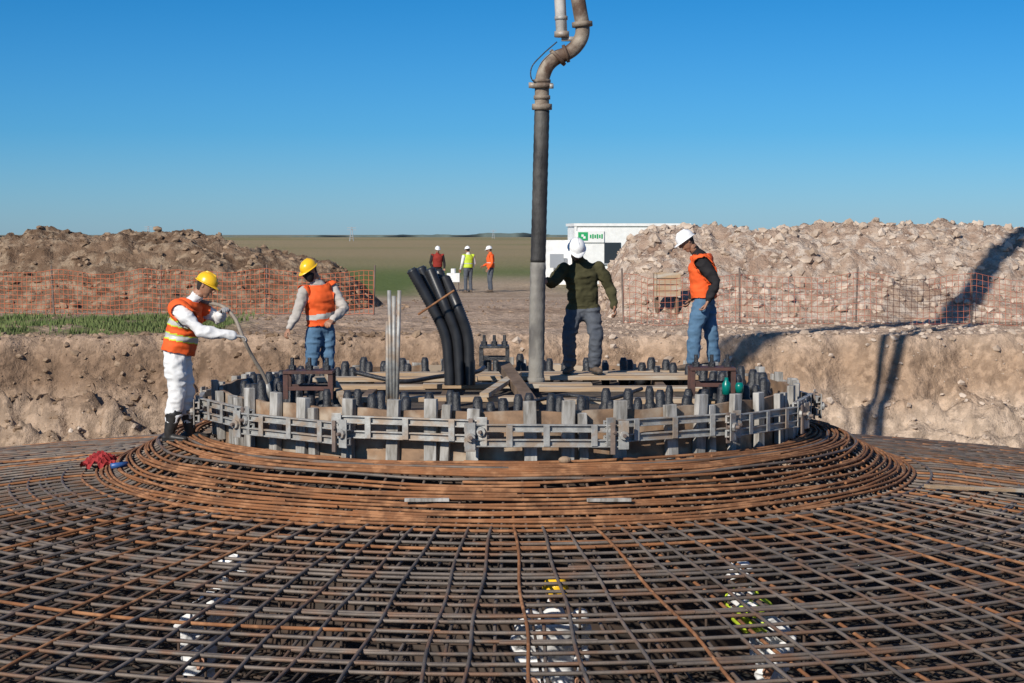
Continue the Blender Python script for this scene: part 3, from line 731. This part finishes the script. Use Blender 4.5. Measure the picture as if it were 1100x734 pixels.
person('construction_worker',b2,dict(
 head=(-.10,-.12,1.63),hf=(-.6,-.6,-.5),hu=(-.3,-.2,1),neck=(-.04,-.03,1.49),shL=(-.17,-.12,1.37),shR=(.16,.1,1.40),pelvis=(.03,.05,.92),
 elL=(-.24,-.22,1.1),haL=(-.34,-.32,.90),elR=(.33,.0,1.13),haR=(.2,-.28,1.0),hnL=(.3,0,-1),hnR=(-.3,0,-1),
 hipL=(-.05,-.03,.86),knL=(-.08,-.05,.47),anL=(-.1,.0,.085),hipR=(.09,.1,.86),knR=(.11,.07,.47),anR=(.13,.1,.085),ftL=(-1,-.6,0),ftR=(-.6,-1,0)),
 dict(shirt=P_beige,pants=P_jean,vest=P_or,helmet=P_hy,boot=P_boot,loose=1.15,mask=True,bands=((.22,.36),),fold=.035))
b=B();b.beam((b2.x-.6,b2.y,.09),(b2.x+.6,b2.y+.1,.09),.35,.05,M_plank);b.box((b2.x,b2.y,-.05),(.12,.12,.22),M_dwood);b.obj('timber_board',bevel=.004)
b3=W(625,401,21.9)
person('construction_worker',b3,dict(
 head=(-.07,-.18,1.47),hf=(.1,-.8,-.65),hu=(.05,-.45,1),neck=(-.04,-.06,1.34),shL=(-.22,-.04,1.25),shR=(.19,0,1.26),pelvis=(.02,.06,.80),
 elL=(-.36,-.26,1.07),haL=(-.43,-.50,1.11),elR=(.34,.03,1.02),haR=(.38,-.12,.79),hdL=(-.35,-.7,.15),hnL=(-.6,.3,-.2),hnR=(-.6,0,0),
 hipL=(-.08,.05,.76),knL=(-.15,-.04,.43),anL=(-.14,.02,.085),hipR=(.11,.05,.76),knR=(.17,-.06,.43),anR=(.15,.02,.085),ftL=(-.35,-1,0),ftR=(.35,-1,0)),
 dict(shirt=P_olive,pants=P_djean,helmet=P_hw,boot=P_shoe,loose=1.18,bulk=1.1,beard=True,hem=-.02,fold=.04))
b4=W(756,397,22.6)
person('construction_worker',b4,dict(
 head=(-.22,-.03,1.57),hf=(-.85,-.25,-.55),hu=(-.4,0,1),neck=(-.11,0,1.45),shL=(-.07,-.19,1.35),shR=(.02,.19,1.36),pelvis=(0,0,.90),
 elL=(.13,-.24,1.08),haL=(.02,-.26,.84),elR=(-.02,.27,1.08),haR=(-.14,.2,.86),hnL=(-1,0,0),hnR=(-1,0,0),
 hipL=(-.02,-.09,.84),knL=(-.12,-.1,.46),anL=(-.14,-.08,.085),hipR=(.03,.09,.84),knR=(.1,.08,.46),anR=(.15,.12,.085),ftL=(-1,-.3,0),ftR=(-.9,.2,0)),
 dict(shirt=P_black,pants=P_jean,vest=P_or,helmet=P_hw,boot=P_shoe,loose=1.18,bulk=1.07,bands=(),fold=.035,vrange=(-.05,1.1),hem=.0))
def stdJ(f,sp=.12,arm=0,lean=0):
    f=Vector((f[0],f[1],0)).normalized();r=Vector((f.y,-f.x,0))
    q=lambda a,bb,z:tuple(r*a+f*bb+Vector((0,0,z)))
    return dict(head=q(0,.06+lean,1.62),hf=(f.x,f.y,-.2),hu=(0,0,1),neck=q(0,lean,1.48),shL=q(-.2,lean,1.38),shR=q(.2,lean,1.38),pelvis=q(0,0,.93),
     elL=q(-.27,0,1.1),haL=q(-.25,.15,.88),elR=q(.28,0,1.1),haR=q(.2,.25 if arm else .1,1.0 if arm else .86),
     hipL=q(-.09,0,.87),knL=q(-.1,.03,.47),anL=q(-sp,0,.085),hipR=q(.09,0,.87),knR=q(.11,.03,.47),anR=q(sp,0,.085),ftL=q(-.1,1,0),ftR=q(.1,1,0))
for px,py,d,f,st in((470,311,72,(.2,-1),dict(shirt=P_red,pants=P_black,sleeve=P_black,helmet=P_hw,boot=P_shoe,vest=P_red,bands=())),
  (503,315,70,(-.5,.8),dict(shirt=P_white,pants=P_djean,helmet=P_hw,boot=P_shoe,vest=P_yelt,bands=((.35,.42),))),
  (527,314,70,(-.9,-.2),dict(shirt=P_or,pants=P_djean,helmet=P_hw,boot=P_shoe,vest=P_or,bands=((.4,.46),)))):
    p=W(px,py,d);p.z=float(terr(np.array(p.x),np.array(p.y)));person('construction_worker',p,stdJ(f,arm=px==527),st)
b=B();p=W(487,312,72)
b.box(p+Vector((0,0,.5)),(.5,.4,.35),M_white)
for sx in(-1,1):
    for sy in(-1,1):b.box(p+Vector((sx*.2,sy*.15,.15)),(.04,.04,.4),M_steelpost)
b.tube([p+Vector((0,0,.68)),p+Vector((0,0,.85))],.1,M_white,10);b.obj('survey_equipment',bevel=.01)
for px,py,d,f,st in((592,609,15.45,(.1,-1),dict(shirt=P_white,pants=P_white,helmet=P_hy,boot=P_boot,loose=1.2,bulk=1.2,fold=.05)),
  (208,566,16.3,(1,-.4),dict(shirt=P_white,pants=P_white,helmet=P_hw,boot=P_boot,loose=1.2,bulk=1.15,fold=.05)),
  (835,588,15.9,(-.8,-.3),dict(shirt=P_white,pants=P_white,helmet=P_hw,boot=P_boot,vest=P_yelt,loose=1.2,bulk=1.15,bands=(),vrange=(.55,1.12),fold=.05))):
    p=W(px,py,d);p.z=-2.1
    J=stdJ(f,lean=.28)
    for k in('head','neck','shL','shR','elL','elR','haL','haR'):
        v=J[k];J[k]=(v[0],v[1],v[2]-.27)
    for k in('pelvis','hipL','hipR'):
        v=J[k];J[k]=(v[0],v[1],v[2]-.12)
    person('construction_worker',p,J,st)
# ---------------- camera, light
cam=bpy.data.cameras.new('camera');co_=bpy.data.objects.new('camera',cam);sc.collection.objects.link(co_);sc.camera=co_
cam.lens=36*F/1100;cam.sensor_width=36;cam.clip_end=20000;cam.clip_start=.1
co_.location=(0,0,CZ);co_.rotation_euler=(rad(90)-math.atan(115/F),0,0)
sun=bpy.data.lights.new('sun','SUN');so=bpy.data.objects.new('sun',sun);sc.collection.objects.link(so)
sun.energy=5.0;sun.angle=rad(.5);sun.color=(1,.93,.82)
AZ=30.5;az=rad(AZ);elv=rad(30)
d=Vector((math.sin(az)*math.cos(elv),math.cos(az)*math.cos(elv),-math.sin(elv)))
so.rotation_euler=d.to_track_quat('-Z','Y').to_euler();so.location=(-10,-10,20)
w=bpy.data.worlds.new('World');sc.world=w;w.use_nodes=True;nt=w.node_tree
sk=nt.nodes.new('ShaderNodeTexSky');sk.sky_type='NISHITA';sk.sun_disc=False;sk.sun_elevation=elv;sk.sun_rotation=rad(180+AZ)
sk.altitude=200;sk.air_density=1.0;sk.dust_density=.3;sk.ozone_density=3.0
tc=nt.nodes.new('ShaderNodeTexCoord');sx=nt.nodes.new('ShaderNodeSeparateXYZ');cr=nt.nodes.new('ShaderNodeValToRGB');mx=nt.nodes.new('ShaderNodeMix')
mx.data_type='RGBA';mx.blend_type='MULTIPLY';mx.inputs['Factor'].default_value=1
nt.links.new(tc.outputs['Generated'],sx.inputs[0]);nt.links.new(sx.outputs['Z'],cr.inputs['Fac'])
E=cr.color_ramp.elements;E[0].position=0;E[0].color=(.46,.77,1.28,1);E[1].position=.13;E[1].color=(.09,.53,.98,1)
e=E.new(.055);e.color=(.21,.63,1.14,1);e=E.new(.4);e.color=(.45,.72,1.0,1)
nt.links.new(sk.outputs[0],mx.inputs['A']);nt.links.new(cr.outputs['Color'],mx.inputs['B'])
bg=nt.nodes['Background'];bg.inputs['Strength'].default_value=.085
nt.links.new(mx.outputs['Result'],bg.inputs['Color'])
sc.view_settings.view_transform='Standard';sc.view_settings.look='None';sc.view_settings.exposure=0
